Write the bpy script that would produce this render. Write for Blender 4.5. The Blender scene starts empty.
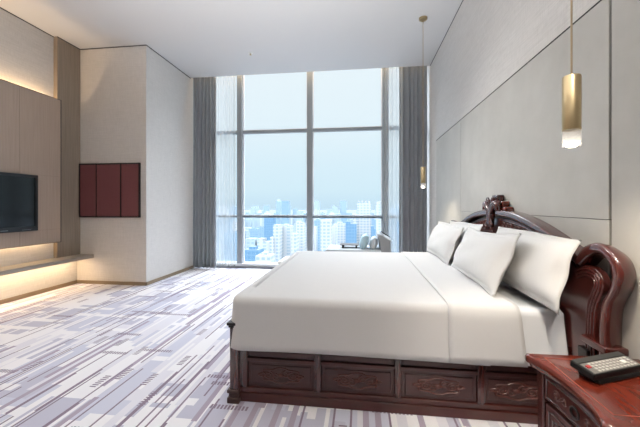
import bpy, bmesh, math, random
from mathutils import Vector, Matrix
random.seed(7)
scene = bpy.context.scene
col = scene.collection
PI = math.pi
def srgb(r, g, b, a=1.0):
    f = lambda c: (c/255/12.92) if c/255 <= .04045 else ((c/255+.055)/1.055)**2.4
    return (f(r), f(g), f(b), a)

# ------------------------------------------------------------------ camera
cam_d = bpy.data.cameras.new('camera'); cam = bpy.data.objects.new('camera', cam_d); col.objects.link(cam)
cam.location = (0, 0, 1.2)
cam.rotation_euler = (math.radians(90), 0, math.atan(40/320))
cam_d.sensor_width = 36; cam_d.lens = 18.0
cam_d.shift_y = -(213.5-205.5)/640
cam_d.clip_end = 12000; cam_d.clip_start = .02
scene.camera = cam
# ------------------------------------------------------------------ world
w = bpy.data.worlds.new('sky'); scene.world = w; w.use_nodes = True
nt = w.node_tree; nt.nodes.clear()
tc = nt.nodes.new('ShaderNodeTexCoord'); sx = nt.nodes.new('ShaderNodeSeparateXYZ')
rp = nt.nodes.new('ShaderNodeValToRGB'); bg = nt.nodes.new('ShaderNodeBackground'); wo = nt.nodes.new('ShaderNodeOutputWorld')
nt.links.new(tc.outputs['Generated'], sx.inputs[0]); nt.links.new(sx.outputs['Z'], rp.inputs[0])
nt.links.new(rp.outputs[0], bg.inputs[0]); nt.links.new(bg.outputs[0], wo.inputs[0])
SKY_K = 18.0
def sk(c, k=1): return tuple(v*k/SKY_K for v in c[:3])+(1,)
stops = [(0.0, sk(srgb(204, 231, 247))), (.045, sk(srgb(215, 239, 250))), (.12, sk(srgb(220, 241, 251))), (.22, sk(srgb(230, 245, 252))),
         (.405, sk(srgb(236, 247, 252))), (.47, sk(srgb(242, 249, 255), 6)), (.55, sk(srgb(236, 245, 255), 14)), (1.0, sk(srgb(236, 245, 255), 14))]
cr = rp.color_ramp
cr.elements[0].position = stops[0][0]; cr.elements[0].color = stops[0][1]
cr.elements[1].position = 1.0; cr.elements[1].color = stops[-1][1]
for p, c in stops[1:-1]:
    e = cr.elements.new(p); e.color = c
bg.inputs[1].default_value = SKY_K
# ------------------------------------------------------------------ exposure + lamps
scene.view_settings.view_transform = 'Standard'
scene.view_settings.look = 'None'
scene.view_settings.exposure = 0.0
scene.view_settings.gamma = 1.0
scene.view_settings.use_curve_mapping = False
def area(name, loc, size, power, color, rot=(0, 0, 0), sy=None, spread=None):
    l = bpy.data.lights.new(name, 'AREA'); l.energy = power; l.color = color
    l.size = size
    if sy: l.shape = 'RECTANGLE'; l.size_y = sy
    if spread: l.spread = spread
    o = bpy.data.objects.new(name, l); o.location = loc; o.rotation_euler = rot; col.objects.link(o)
    return o
WARM = (1.0, .70, .40)
NEUT = (1.0, .95, .89)
# unseen fill lamps added to lift the brightness of the room
area('ceiling_fill', (-1.6, -1.2, 3.58), 1.4, 5, NEUT, sy=1.4)
area('upward_fill', (-.9, -.6, .8), 1.2, 112, (1, .985, .97), rot=(PI-math.radians(32), 0, 0), sy=1.2, spread=math.radians(84))  # added below the view to lighten the ceiling
area('ceiling_fill', (-2.7, 1.5, 3.58), .4, 5, NEUT, sy=.4, spread=math.radians(100))  # added fill for the left carpet and TV wall
area('wall_fill', (-1.7, 3.25, 3.55), .4, 11.5, (1, .99, .98), rot=(0, math.radians(-49), math.radians(-6)), sy=.8, spread=math.radians(56))  # unseen lamp added to brighten the headboard wall
# unseen fill lamps added to brighten the bed head and nightstand
area('ceiling_fill', (.45, 1.30, 3.58), .22, 2, NEUT, sy=.22, spread=math.radians(64))
sp_ = bpy.data.lights.new('bedside_fill', 'SPOT'); sp_.energy = 235; sp_.color = (1, .93, .84); sp_.spot_size = math.radians(22); sp_.spot_blend = .9; sp_.shadow_soft_size = .05  # added spot, lifts the turned-back fold and near bed side
so = bpy.data.objects.new('bedside_fill', sp_); so.location = (.45, -.3, 3.57); col.objects.link(so)
so.rotation_euler = (Vector((.80, 1.80, .30))-Vector(so.location)).to_track_quat('-Z', 'Y').to_euler()
# window skylight portal
pt = area('window_portal', (-.99, 6.02, 2.0), 4.35, 10, (1, 1, 1), rot=(math.radians(-90), 0, 0), sy=3.9)
pt.data.cycles.is_portal = True

# ================================================================== helpers
W0 = {}
class MB:
    def __init__(s): s.v = []; s.f = []
    def add(s, vs, fs):
        n = len(s.v); s.v += [tuple(p) for p in vs]; s.f += [tuple(i+n for i in f) for f in fs]; return s
    def box(s, x0, x1, y0, y1, z0, z1):
        return s.add([(x0, y0, z0), (x1, y0, z0), (x1, y1, z0), (x0, y1, z0), (x0, y0, z1), (x1, y0, z1), (x1, y1, z1), (x0, y1, z1)],
                     [(0, 3, 2, 1), (4, 5, 6, 7), (0, 1, 5, 4), (1, 2, 6, 5), (2, 3, 7, 6), (3, 0, 4, 7)])
    def loft(s, rings, closed=True, cap=True):
        n = len(rings[0]); vs = [p for r in rings for p in r]; fs = []
        for k in range(len(rings)-1):
            for i in range(n if closed else n-1):
                j = (i+1) % n
                fs.append((k*n+i, k*n+j, (k+1)*n+j, (k+1)*n+i))
        if cap and closed:
            fs.append(tuple(range(n))[::-1]); fs.append(tuple((len(rings)-1)*n+i for i in range(n)))
        return s.add(vs, fs)
    def prism(s, poly, a0, a1, axis):
        def P(u, v, t): return (t, u, v) if axis == 'x' else ((u, t, v) if axis == 'y' else (u, v, t))
        return s.loft([[P(u, v, a0) for u, v in poly], [P(u, v, a1) for u, v in poly]])
    def lathe(s, cx, cy, prof, n=24):
        return s.loft([[(cx+r*math.cos(2*PI*i/n), cy+r*math.sin(2*PI*i/n), z) for i in range(n)] for r, z in prof])
    def tube(s, path, r, n=8, closed=False, flat=1.0, nrm=None):
        P = [Vector(p) for p in path]; m = len(P); rings = []
        ref = Vector(nrm) if nrm else Vector((.123, .34, .93))
        for i in range(m):
            if closed: t = P[(i+1) % m]-P[i-1]
            else: t = P[min(i+1, m-1)]-P[max(i-1, 0)]
            t.normalize()
            a = ref-t*ref.dot(t)
            if a.length < 1e-4: a = Vector((1, 0, 0))-t*t.x
            a.normalize(); b = t.cross(a)
            rr = r[i] if isinstance(r, (list, tuple)) else r
            rings.append([P[i]+a*(rr*flat*math.cos(2*PI*k/n))+b*(rr*math.sin(2*PI*k/n)) for k in range(n)])
        if closed: rings.append(rings[0])
        return s.loft(rings, cap=not closed)
def base_of(vs):
    xs = [v[0] for v in vs]; ys = [v[1] for v in vs]; zs = [v[2] for v in vs]
    return Vector(((min(xs)+max(xs))/2, (min(ys)+max(ys))/2, min(zs)))
def emit(name, mb, m, parent=None, weld=0, bevel=0, seg=2, smooth=35, subsurf=0, kind=None, label=None, solid=0):
    o_ = base_of(mb.v)
    me = bpy.data.meshes.new(name)
    me.from_pydata([(v[0]-o_.x, v[1]-o_.y, v[2]-o_.z) for v in mb.v], [], mb.f)
    bm = bmesh.new(); bm.from_mesh(me)
    if weld: bmesh.ops.remove_doubles(bm, verts=bm.verts, dist=weld)
    bmesh.ops.recalc_face_normals(bm, faces=bm.faces)
    bm.to_mesh(me); bm.free()
    me.materials.append(m)
    if smooth:
        me.shade_smooth(); me.set_sharp_from_angle(angle=math.radians(smooth))
    o = bpy.data.objects.new(name, me); col.objects.link(o)
    if parent:
        o.parent = parent; o.location = o_-W0[parent.name]
    else: o.location = o_
    W0[o.name] = o_
    if solid:
        md = o.modifiers.new('solid', 'SOLIDIFY'); md.thickness = solid; md.offset = 0
    if bevel:
        md = o.modifiers.new('bevel', 'BEVEL'); md.width = bevel; md.segments = seg; md.limit_method = 'ANGLE'; md.angle_limit = math.radians(40)
        md.harden_normals = False
    if subsurf:
        md = o.modifiers.new('sub', 'SUBSURF'); md.levels = subsurf; md.render_levels = subsurf
    if kind: o['kind'] = kind
    if label: o['label'] = label
    return o
def tag(o, label, cat, group=None):
    o['label'] = label; o['category'] = cat
    if group: o['group'] = group
    return o
def thing(name, loc, label, cat, group=None):
    o = bpy.data.objects.new(name, None); o.empty_display_size = .1; col.objects.link(o); o.location = loc
    W0[o.name] = Vector(loc); return tag(o, label, cat, group)
def struct(name, mb, m, **k): return emit(name, mb, m, kind='structure', **k)
def dup_tree(o, loc=None, parent=None):
    c = o.copy(); col.objects.link(c)
    if parent: c.parent = parent
    if loc is not None: c.location = loc
    W0[c.name] = Vector(loc) if loc is not None else W0[o.name]
    for ch in list(o.children): dup_tree(ch, None, c)
    return c

# ================================================================== materials
class Mat:
    def __init__(s, name, color=(.8, .8, .8, 1), rough=.5, metal=0, **k):
        s.m = bpy.data.materials.new(name); s.m.use_nodes = True; s.nt = s.m.node_tree
        s.b = s.nt.nodes['Principled BSDF']; s.b.inputs['Base Color'].default_value = color
        s.b.inputs['Roughness'].default_value = rough; s.b.inputs['Metallic'].default_value = metal
        for a, v in k.items(): s.b.inputs[a.replace('_', ' ')].default_value = v
    def n(s, t, **k):
        n = s.nt.nodes.new('ShaderNode'+t)
        for a, v in k.items():
            if isinstance(a, str) and hasattr(n, a): setattr(n, a, v)
        return n
    def l(s, a, b): s.nt.links.new(a, b)
    def math(s, op, a, b=None, c=None):
        n = s.nt.nodes.new('ShaderNodeMath'); n.operation = op
        for i, v in enumerate((a, b, c)):
            if v is None: continue
            if isinstance(v, (int, float)): n.inputs[i].default_value = v
            else: s.l(v, n.inputs[i])
        return n.outputs[0]
    def coord(s, scale=(1, 1, 1), kind='Object'):
        t = s.n('TexCoord'); mp = s.n('Mapping'); mp.inputs['Scale'].default_value = scale
        s.l(t.outputs[kind], mp.inputs[0]); return mp.outputs[0]
    def noise(s, vec, scale, detail=3, rough=.5):
        n = s.n('TexNoise'); n.inputs['Scale'].default_value = scale; n.inputs['Detail'].default_value = detail
        n.inputs['Roughness'].default_value = rough; s.l(vec, n.inputs['Vector']); return n.outputs['Fac']
    def ramp(s, fac, stops):
        r = s.n('ValToRGB'); e = r.color_ramp.elements
        e[0].position, e[0].color = stops[0]; e[1].position, e[1].color = stops[-1]
        for p, c in stops[1:-1]:
            q = e.new(p); q.color = c
        s.l(fac, r.inputs[0]); return r.outputs[0]
    def mix(s, fac, a, b):
        n = s.nt.nodes.new('ShaderNodeMix'); n.data_type = 'RGBA'
        for i, v in ((0, fac), (6, a), (7, b)):
            if isinstance(v, (int, float)): n.inputs[i].default_value = v
            elif isinstance(v, tuple): n.inputs[i].default_value = v
            else: s.l(v, n.inputs[i])
        return n.outputs[2]
    def base(s, c): s.l(c, s.b.inputs['Base Color']); return s
    def bump(s, h, dist=.002, strength=.5):
        b = s.n('Bump'); b.inputs['Distance'].default_value = dist; b.inputs['Strength'].default_value = strength
        s.l(h, b.inputs['Height']); s.l(b.outputs[0], s.b.inputs['Normal']); return s
def fabric_wall(name, c1, c2, vert=True):
    M = Mat(name, rough=.85)
    v = M.coord((60, 60, 4)); h = M.coord((3, 3, 90))
    a = M.noise(v, 3, 2); b = M.noise(h, 2, 2)
    f = M.math('ADD', M.math('MULTIPLY', a, .5), M.math('MULTIPLY', b, .5))
    M.base(M.ramp(f, [(.35, c1), (.65, c2)])); M.bump(f, .0015, .2); return M.m
m_wall_fab = fabric_wall('textile_wallcovering', srgb(194, 191, 187), srgb(212, 209, 205))
m_wall_pier = fabric_wall('pale_wallcovering', srgb(204, 200, 195), srgb(218, 214, 209))
m_plain = Mat('painted_plaster', srgb(208, 207, 205), .9).m
M = Mat('ceiling_paint', srgb(206, 205, 204), .9); M.bump(M.noise(M.coord(), 60), .0005, .2); m_ceil = M.m
M = Mat('leather_wall_panel', rough=.6)
n1 = M.noise(M.coord(), 2.5, 5, .6)
M.base(M.ramp(n1, [(.3, srgb(174, 172, 166)), (.7, srgb(187, 185, 179))])); M.bump(M.noise(M.coord((1, 1, 1)), 220, 2), .0008, .4); m_leather = M.m
M = Mat('taupe_veneer_panel', rough=.55)
M.base(M.ramp(M.noise(M.coord((30, 30, 1)), 2, 4), [(.3, srgb(166, 148, 133)), (.7, srgb(176, 158, 143))])); m_taupe = M.m
M = Mat('pilaster_veneer', rough=.6)
M.base(M.ramp(M.noise(M.coord((40, 40, 1.2)), 2, 4), [(.3, srgb(140, 127, 113)), (.7, srgb(156, 143, 128))])); m_pilaster = M.m
m_backwall = Mat('back_wall_veneer', srgb(96, 82, 72), .6).m
m_gap = Mat('dark_joint', srgb(70, 70, 72), .7).m
m_seam = Mat('seam_shadow_joint', srgb(38, 40, 40), .8).m
m_skirt = Mat('bronze_skirting', srgb(140, 122, 98), .5).m
M = Mat('shelf_stone', rough=.45); M.base(M.ramp(M.noise(M.coord((20, 2, 20)), 2), [(.3, srgb(150, 142, 132)), (.7, srgb(166, 158, 147))])); m_shelf = M.m
m_alum = Mat('window_frame_grey', srgb(150, 157, 162), .4, .2).m
m_bead = Mat('white_glazing_bead', srgb(240, 242, 244), .5).m
m_rail = Mat('window_bar_grey', srgb(120, 130, 138), .4, .2).m
m_sill = Mat('window_sill_grey', srgb(120, 122, 126), .6).m

# carpet: strips of lavender, off-white and plum laid along the room
M = Mat('patterned_carpet', rough=.95)
t = M.n('TexCoord'); sp = M.n('SeparateXYZ'); M.l(t.outputs['Object'], sp.inputs[0])
X, Y = sp.outputs['X'], sp.outputs['Y']
def cells(wd, ln, seed, swap=False, u0=None, v0=None):
    u, v = (Y, X) if swap else (X, Y)
    iu = M.math('FLOOR', M.math('DIVIDE', M.math('ADD', u, seed*1.37+50), wd))
    wn = M.n('TexWhiteNoise'); wn.noise_dimensions = '1D'; M.l(M.math('ADD', iu, seed*3.1), wn.inputs['W'])
    iv = M.math('FLOOR', M.math('ADD', M.math('DIVIDE', v, ln), M.math('MULTIPLY', wn.outputs[0], 17)))
    cb = M.n('CombineXYZ'); M.l(iu, cb.inputs[0]); M.l(iv, cb.inputs[1]); cb.inputs[2].default_value = seed
    w2 = M.n('TexWhiteNoise'); w2.noise_dimensions = '3D'; M.l(cb.outputs[0], w2.inputs['Vector'])
    return w2.outputs[0]
def gt(a, b): return M.math('GREATER_THAN', a, b)
c_off, c_lav, c_lav2, c_grey, c_plum, c_plum2 = srgb(244, 242, 245), srgb(208, 209, 224), srgb(229, 227, 235), srgb(196, 195, 211), srgb(136, 120, 138), srgb(172, 160, 178)
cc = M.ramp(cells(.30, .70, 1), [(0, c_lav), (.30, c_off), (.55, c_lav2), (.78, c_grey), (1, c_lav)])
cc.node.color_ramp.interpolation = 'CONSTANT'
cc = M.mix(gt(cells(.17, .50, 2), .68), cc, c_off)
cc = M.mix(gt(cells(.22, .38, 13), .80), cc, c_grey)
cc = M.mix(gt(cells(.07, .42, 3, True), .85), cc, c_off)
cc = M.mix(gt(cells(.055, .9, 4), .84), cc, c_lav2)
cc = M.mix(gt(cells(.024, .7, 5), .86), cc, c_off)
cc = M.mix(gt(cells(.034, 1.1, 6), .93), cc, c_plum2)
cc = M.mix(gt(cells(.012, .8, 7), .93), cc, c_plum)
# little ladders of short cross bars
lad = M.math('MULTIPLY', gt(cells(.045, .15, 8), .972), M.math('GREATER_THAN', M.math('FRACT', M.math('MULTIPLY', Y, 46)), .45))
cc = M.mix(lad, cc, c_plum)
lad2 = M.math('MULTIPLY', gt(cells(.04, .24, 9, True), .968), M.math('GREATER_THAN', M.math('FRACT', M.math('MULTIPLY', X, 46)), .4))
cc = M.mix(lad2, cc, c_plum)
fz = M.noise(t.outputs['Object'], 260, 2)
cc = M.mix(M.math('MULTIPLY', fz, .10), cc, srgb(150, 146, 156))
M.base(cc); M.bump(fz, .004, .5); m_carpet = M.m

def wood(name, c1, c2, c3, rough=.25, coat=.5, axis=(2, 14, 14)):
    M = Mat(name, rough=rough, Coat_Weight=coat, Coat_Roughness=.12)
    v = M.coord(axis); f = M.noise(v, 1.6, 6, .6)
    M.base(M.ramp(f, [(.15, c1), (.5, c2), (.85, c3)])); return M.m
m_wood = wood('mahogany', srgb(56, 23, 21), srgb(76, 32, 27), srgb(92, 39, 31), .32, .35)
m_wood_v = wood('mahogany_upright', srgb(52, 20, 18), srgb(72, 28, 24), srgb(88, 36, 29), .25, 1.0, (18, 18, 2))
m_wood_panel = wood('dark_mahogany_panel', srgb(56, 31, 29), srgb(72, 38, 34), srgb(86, 45, 38), .35, .3)
m_wood_red = wood('red_mahogany', srgb(76, 26, 17), srgb(100, 36, 22), srgb(120, 48, 29), .22, .6, (18, 2, 18))
m_wood_carve = wood('carved_mahogany', srgb(70, 34, 30), srgb(92, 44, 36), srgb(108, 54, 42), .35, .4)
m_dark = Mat('ebony_cap', srgb(34, 26, 24), .35).m
m_inlay = Mat('inlay_line', srgb(150, 84, 66), .35).m
m_foot = Mat('dark_carved_foot', srgb(74, 50, 44), .4).m
M = Mat('white_bed_linen', srgb(210, 209, 208), .85, Sheen_Weight=.2); M.bump(M.noise(M.coord(), 9, 3), .006, .25); m_linen = M.m
M = Mat('white_pillow_linen', srgb(208, 207, 205), .85, Sheen_Weight=.2); M.bump(M.noise(M.coord((6, 6, 3)), 1.6, 4), .012, .35); m_pillow = M.m
m_sheet = Mat('mattress_sheet', srgb(224, 226, 229), .85).m
m_screen = Mat('tv_screen', (.004, .005, .005, 1), .12, Specular_IOR_Level=.35).m
m_bezel = Mat('tv_bezel', srgb(16, 16, 18), .3).m
m_bronze = Mat('tv_bezel_strip', srgb(120, 128, 132), .3).m
M = Mat('burgundy_fabric', rough=.8); M.base(M.ramp(M.noise(M.coord(), 120, 2), [(.3, srgb(110, 64, 67)), (.7, srgb(122, 72, 74))])); m_burg = M.m
m_black = Mat('black_frame', srgb(26, 18, 18), .45).m
m_brass = Mat('brushed_brass', srgb(196, 176, 138), .35, 1.0).m
m_cord = Mat('tan_cord', srgb(176, 156, 126), .6).m
m_phone = Mat('black_plastic', srgb(14, 15, 17), .5, Specular_IOR_Level=.3).m
m_phone2 = Mat('charcoal_plastic', srgb(58, 58, 57), .5).m
m_faceplate = Mat('keypad_plate', srgb(112, 110, 106), .5).m
m_key = Mat('pale_keys', srgb(182, 178, 172), .5).m
m_keyr = Mat('red_key', srgb(176, 50, 48), .5).m
m_white = Mat('white_plastic', srgb(226, 224, 218), .5).m
m_grey_fab = Mat('grey_upholstery', srgb(150, 154, 158), .9).m
m_lgrey_fab = Mat('pale_grey_upholstery', srgb(196, 204, 210), .9).m
m_blue_fab = Mat('pale_blue_cushion_fabric', srgb(178, 206, 218), .9).m
m_bark = Mat('dark_wood_base', srgb(48, 44, 46), .5).m
def emis(name, c, s):
    m = bpy.data.materials.new(name); m.use_nodes = True; nt = m.node_tree; b = nt.nodes['Principled BSDF']
    b.inputs['Base Color'].default_value = c; b.inputs['Emission Color'].default_value = c; b.inputs['Emission Strength'].default_value = s; return m
m_bulb = emis('lamp_glow', (1, .90, .74, 1), 9)
m_led = emis('warm_led_strip', (1, .72, .42, 1), 6)
# curtains
M = Mat('charcoal_curtain', rough=.75, Sheen_Weight=.3)
M.base(M.ramp(M.noise(M.coord(), 3, 2), [(.3, srgb(146, 151, 155)), (.7, srgb(154, 159, 163))])); m_curt = M.m
def sheer():
    m = bpy.data.materials.new('white_sheer'); m.use_nodes = True; nt = m.node_tree; nt.nodes.clear()
    o = nt.nodes.new('ShaderNodeOutputMaterial'); a = nt.nodes.new('ShaderNodeMixShader'); b = nt.nodes.new('ShaderNodeMixShader')
    tr = nt.nodes.new('ShaderNodeBsdfTransparent'); tl = nt.nodes.new('ShaderNodeBsdfTranslucent'); df = nt.nodes.new('ShaderNodeBsdfDiffuse')
    tl.inputs[0].default_value = (.42, .43, .43, 1); df.inputs[0].default_value = (.75, .76, .76, 1)
    b.inputs[0].default_value = .45; nt.links.new(tl.outputs[0], b.inputs[1]); nt.links.new(df.outputs[0], b.inputs[2])
    a.inputs[0].default_value = .45; nt.links.new(tr.outputs[0], a.inputs[1]); nt.links.new(b.outputs[0], a.inputs[2])
    nt.links.new(a.outputs[0], o.inputs[0]); return m
m_sheer = sheer()
def acrylic():
    m = bpy.data.materials.new('frosted_acrylic'); m.use_nodes = True; nt = m.node_tree; nt.nodes.clear()
    o = nt.nodes.new('ShaderNodeOutputMaterial'); a = nt.nodes.new('ShaderNodeMixShader'); a.inputs[0].default_value = .22
    tr = nt.nodes.new('ShaderNodeBsdfTransparent'); tl = nt.nodes.new('ShaderNodeBsdfTranslucent'); tl.inputs[0].default_value = (.95, .93, .9, 1)
    nt.links.new(tr.outputs[0], a.inputs[1]); nt.links.new(tl.outputs[0], a.inputs[2]); nt.links.new(a.outputs[0], o.inputs[0]); return m
def glass(name, tint, refl=.5):
    m = bpy.data.materials.new(name); m.use_nodes = True; nt = m.node_tree; nt.nodes.clear()
    o = nt.nodes.new('ShaderNodeOutputMaterial'); a = nt.nodes.new('ShaderNodeMixShader')
    tr = nt.nodes.new('ShaderNodeBsdfTransparent'); gl = nt.nodes.new('ShaderNodeBsdfGlossy'); fr = nt.nodes.new('ShaderNodeFresnel')
    gl.inputs['Roughness'].default_value = .02; tr.inputs[0].default_value = tint; fr.inputs[0].default_value = 1.2
    mu = nt.nodes.new('ShaderNodeMath'); mu.operation = 'MULTIPLY'; mu.inputs[1].default_value = refl
    nt.links.new(fr.outputs[0], mu.inputs[0]); nt.links.new(mu.outputs[0], a.inputs[0])
    nt.links.new(tr.outputs[0], a.inputs[1]); nt.links.new(gl.outputs[0], a.inputs[2]); nt.links.new(a.outputs[0], o.inputs[0]); return m
m_glass = glass('window_glass', (.985, .995, 1, 1), .2)
m_cyl = acrylic()

# ================================================================== room shell
H = 3.61; XL = -4.34; XR = 1.20; YB = -3.2
struct('floor', MB().box(XL-.2, XR+.2, YB-.2, 5.9, -.2, 0), m_carpet, smooth=0)
struct('ceiling', MB().box(XL-.2, XR+.2, YB-.2, 5.70, H, H+.3)  .box(XL-.2, XR+.2, 5.70, 6.2, H+.40, H+.5).box(XL-.2, XR+.2, 5.55, 5.70, H+.3, H+.5), m_ceil, smooth=0)
struct('wall_right', MB().box(XR, XR+.2, YB-.2, 6.2, 0, H+.5), m_wall_fab, smooth=0)
struct('wall_left', MB().box(XL-.2, XL, YB-.2, 4.44, 0, H), m_wall_fab, smooth=0)
struct('wall_left_pilaster', MB().box(XL, -4.28, 4.06, 4.44, .452, H), m_pilaster, smooth=0)
struct('wall_left_pier', MB().box(XL-.2, -3.18, 4.44, 6.2, 0, H+.40), m_wall_pier, smooth=0)
struct('wall_back', MB().box(XL-.2, XR+.2, YB-.2, YB, 0, H), m_backwall, smooth=0)
# dark reveal lines where the walls meet the ceiling
g = .012
struct('trim_1', MB().box(XR-.004, XR, YB, 5.70, H-g, H), m_gap, smooth=0)
struct('trim_2', MB().box(XL, XL+.006, YB, 4.06, H-g, H), m_gap, smooth=0)
struct('trim_3', MB().box(-4.28, -4.274, 4.06, 4.44, H-g, H), m_gap, smooth=0)
struct('trim_4', MB().box(-4.28, -3.176, 4.434, 4.44, H-g, H), m_gap, smooth=0)
struct('trim_5', MB().box(-3.18, -3.174, 4.44, 5.70, H-g, H), m_gap, smooth=0)
# skirtings
struct('baseboard_left', MB().box(XL, XL+.012, YB, 4.44, 0, .05), m_skirt, smooth=0)
struct('baseboard_pier', MB().box(-4.328, -3.168, 4.428, 4.44, 0, .05).box(-3.18, -3.168, 4.428, 5.9, 0, .05), m_skirt, smooth=0)
struct('baseboard_right', MB().box(XR-.012, XR, YB, 5.9, 0, .05), m_skirt, smooth=0)

# right wall: big upholstered panels
PX = 1.165
def wall_panel(y0, y1, z0, z1, label):
    o = emit('wall_panel', MB().box(PX, XR, y0+.003, y1-.003, z0+.0015, z1-.0015), m_leather, bevel=.002, smooth=30)
    return tag(o, label, 'wall panel', 'upholstered panels on the headboard wall')
ZT, ZS = 2.198, 1.132
ya = 5.19
for (a, b, nm) in ((3.907, 5.114, 'narrow'), (1.665, 3.907, 'bed'), (-.45, 1.665, 'near')):
    gp = .011 if nm == 'near' else 0
    for (c, d, pos) in (((ZS, ZT, 'upper'), (.05, ZS, 'lower')) if nm == 'bed' else ((.05, ZT, 'full'),)):
        lab = {'narrow': f'narrow grey-green upholstered wall panel nearest the curtain',
               'bed': f'wide upholstered wall panel behind the headboard, {pos} one',
               'near': f'taupe upholstered wall panel right of the dark vertical joint'}[nm]
        wall_panel(a, b-gp, c, d, lab)
struct('trim_6', MB().box(PX+.012, XR, -.45, 5.114, .05, ZT).box(PX-.001, XR, -.45, 5.114, ZT-.001, ZT+.006), m_seam, smooth=0)

# window: mullions, bars, panes
GY = 6.0
struct('wall_window_kerb', MB().box(-3.18, XR, 5.88, 6.2, -.2, .035), m_sill, smooth=0)
fr = MB()
for x in (-2.31, -.94, .455):
    fr.box(x-.05, x+.05, GY-.07, GY+.09, .035, H+.40)
fr.box(-3.18, XR, GY-.03, GY+.07, H+.32, H+.40)
win = struct('window_1', fr, m_alum, bevel=.004)
emit('bottom_frame', MB().box(-3.18, XR, GY-.075, GY+.07, .035, .085), m_bead, win, bevel=.003)
xs = [-3.18, -2.36, -2.26, -.99, -.89, .405, .505, XR]
for i in range(0, 8, 2):
    emit('upper_bar', MB().box(xs[i], xs[i+1], GY-.03, GY+.05, 2.595, 2.65), m_alum, win)
    emit('guard_rail', MB().box(xs[i], xs[i+1], GY-.035, GY+.01, .965, 1.0), m_rail, win)
    emit('glass_pane', MB().box(xs[i], xs[i+1], GY+.02, GY+.028, .085, H+.32), m_glass, win, smooth=0)
for i in range(0, 8, 2):
    for (z0, z1) in ((.085, .965), (1.0, 2.595), (2.65, H+.32)):
        a, b, t_ = xs[i], xs[i+1], .018
        emit('glazing_bead', MB().box(a, a+t_, GY, GY+.03, z0, z1).box(b-t_, b, GY, GY+.03, z0, z1).box(a+t_, b-t_, GY, GY+.03, z0, z0+t_), m_bead, win, smooth=0)
# led strip in the curtain pocket
def strip(name, x0, x1, y0, y1, z, th, lab):
    return tag(emit(name, MB().box(x0, x1, y0, y1, z, z+th), m_led, smooth=0), lab, 'light strip')
strip('light_strip', -3.15, 1.18, 5.715, 5.73, H+.26, .012, 'warm light strip hidden above the curtains in the ceiling pocket')
area('pocket_lamp', (-.99, 5.78, H+.27), 4.2, 9, WARM, sy=.04)

# ================================================================== curtains
def cloth_strip(name, x0, x1, y, z0, z1, folds, amp, mat, seed, gather=.0, th=.003, lab='', cat='curtain', grp=None, pinch=0):
    rnd = random.Random(seed); n = folds*12; rings = []
    ph = [rnd.uniform(-.8, .8) for _ in range(folds+2)]; am = [rnd.uniform(.55, 1.2) for _ in range(folds+2)]
    m = 22
    for j in range(m+1):
        v = j/m; z = z1+(z0-z1)*v; row = []
        for i in range(n+1):
            u = i/n; k = u*folds; ki = int(min(k, folds-1)); fr_ = k-ki
            A = amp*(am[ki]*(1-fr_)+am[ki+1]*fr_)*(.75+.35*v)
            p = ph[ki]*(1-fr_)+ph[ki+1]*fr_
            yy = y+A*math.sin(2*PI*k+p*(.5+.12*v)) + .25*A*math.sin(4*PI*k+3*p+v*.3)
            xc = (x0+x1)/2; hw = (x1-x0)/2*(1-pinch*v)
            xx = xc+(2*u-1)*hw+.002*math.sin(5*v)
            zz = z + (.006*math.sin(2*PI*k*.5+p) if j == m else 0)
            row.append((xx, yy, zz))
        rings.append(row)
    mb = MB().loft(rings, closed=False, cap=False)
    o = emit(name, mb, mat, smooth=180, solid=th)
    return tag(o, lab, cat, grp)
cloth_strip('blackout_curtain', -3.172, -2.715, 5.79, .01, H+.30, 6, .032, m_curt, 1, lab='charcoal full-height curtain at the left end of the window beside the pale pier', grp='charcoal curtains')
cloth_strip('blackout_curtain', .69, 1.165, 5.79, .01, H+.30, 6, .034, m_curt, 2, lab='charcoal full-height curtain at the right end of the window behind the hanging pendant', grp='charcoal curtains')
cloth_strip('sheer_curtain', -2.80, -2.36, 5.885, .04, H+.30, 5, .024, m_sheer, 3, th=0, lab='white sheer curtain gathered at the left side of the window', grp='sheer curtains')
cloth_strip('sheer_curtain', .425, .72, 5.885, .04, H+.30, 4, .024, m_sheer, 4, th=0, lab='white sheer curtain gathered at the right side of the window', grp='sheer curtains')

# ================================================================== TV wall
tp = thing('tv_wall_panel', (-4.25, 2.0, .69), 'taupe veneer backing panel mounted proud of the left wall, behind the television', 'wall panel')
emit('panel_board', MB().box(-4.235, -4.20, -.6, 4.035, .69, 2.685), m_taupe, tp, bevel=.002)
emit('edge_trim', MB().box(-4.24, -4.196, 4.035, 4.041, .685, 2.69).box(-4.24, -4.196, -.6, 4.035, 2.685, 2.69).box(-4.24, -4.196, -.6, 4.035, .685, .69), m_black, tp, smooth=0)
for z in (1.603, .872):
    emit('seam', MB().box(-4.2005, -4.199, -.6, 4.035, z-.0015, z+.0015), m_pilaster, tp, smooth=0)
emit('seam', MB().box(-4.2005, -4.199, 3.483, 3.487, .69, 2.685), m_pilaster, tp, smooth=0)
emit('standoff', MB().box(-4.335, -4.24, -.5, 3.5, 1.5, 1.56), m_black, tp, smooth=0)
tv = thing('television', (-4.16, 3.0, .877), 'black flat-screen television mounted on the taupe panel', 'television')
emit('housing', MB().box(-4.198, -4.145, 2.42, 3.66, .877, 1.59), m_bezel, tv, bevel=.004)
emit('screen', MB().box(-4.147, -4.1435, 2.46, 3.625, .935, 1.555), m_screen, tv, smooth=0)
emit('bezel', MB().box(-4.146, -4.135, 2.42, 3.66, 1.555, 1.59).box(-4.146, -4.135, 2.42, 3.66, .877, .935).box(-4.146, -4.135, 3.625, 3.66, .935, 1.555).box(-4.146, -4.135, 2.42, 2.46, .935, 1.555), m_bezel, tv, bevel=.002)
emit('badge', MB().box(-4.136, -4.134, 3.22, 3.30, .897, .905), m_bronze, tv, smooth=0)
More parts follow.
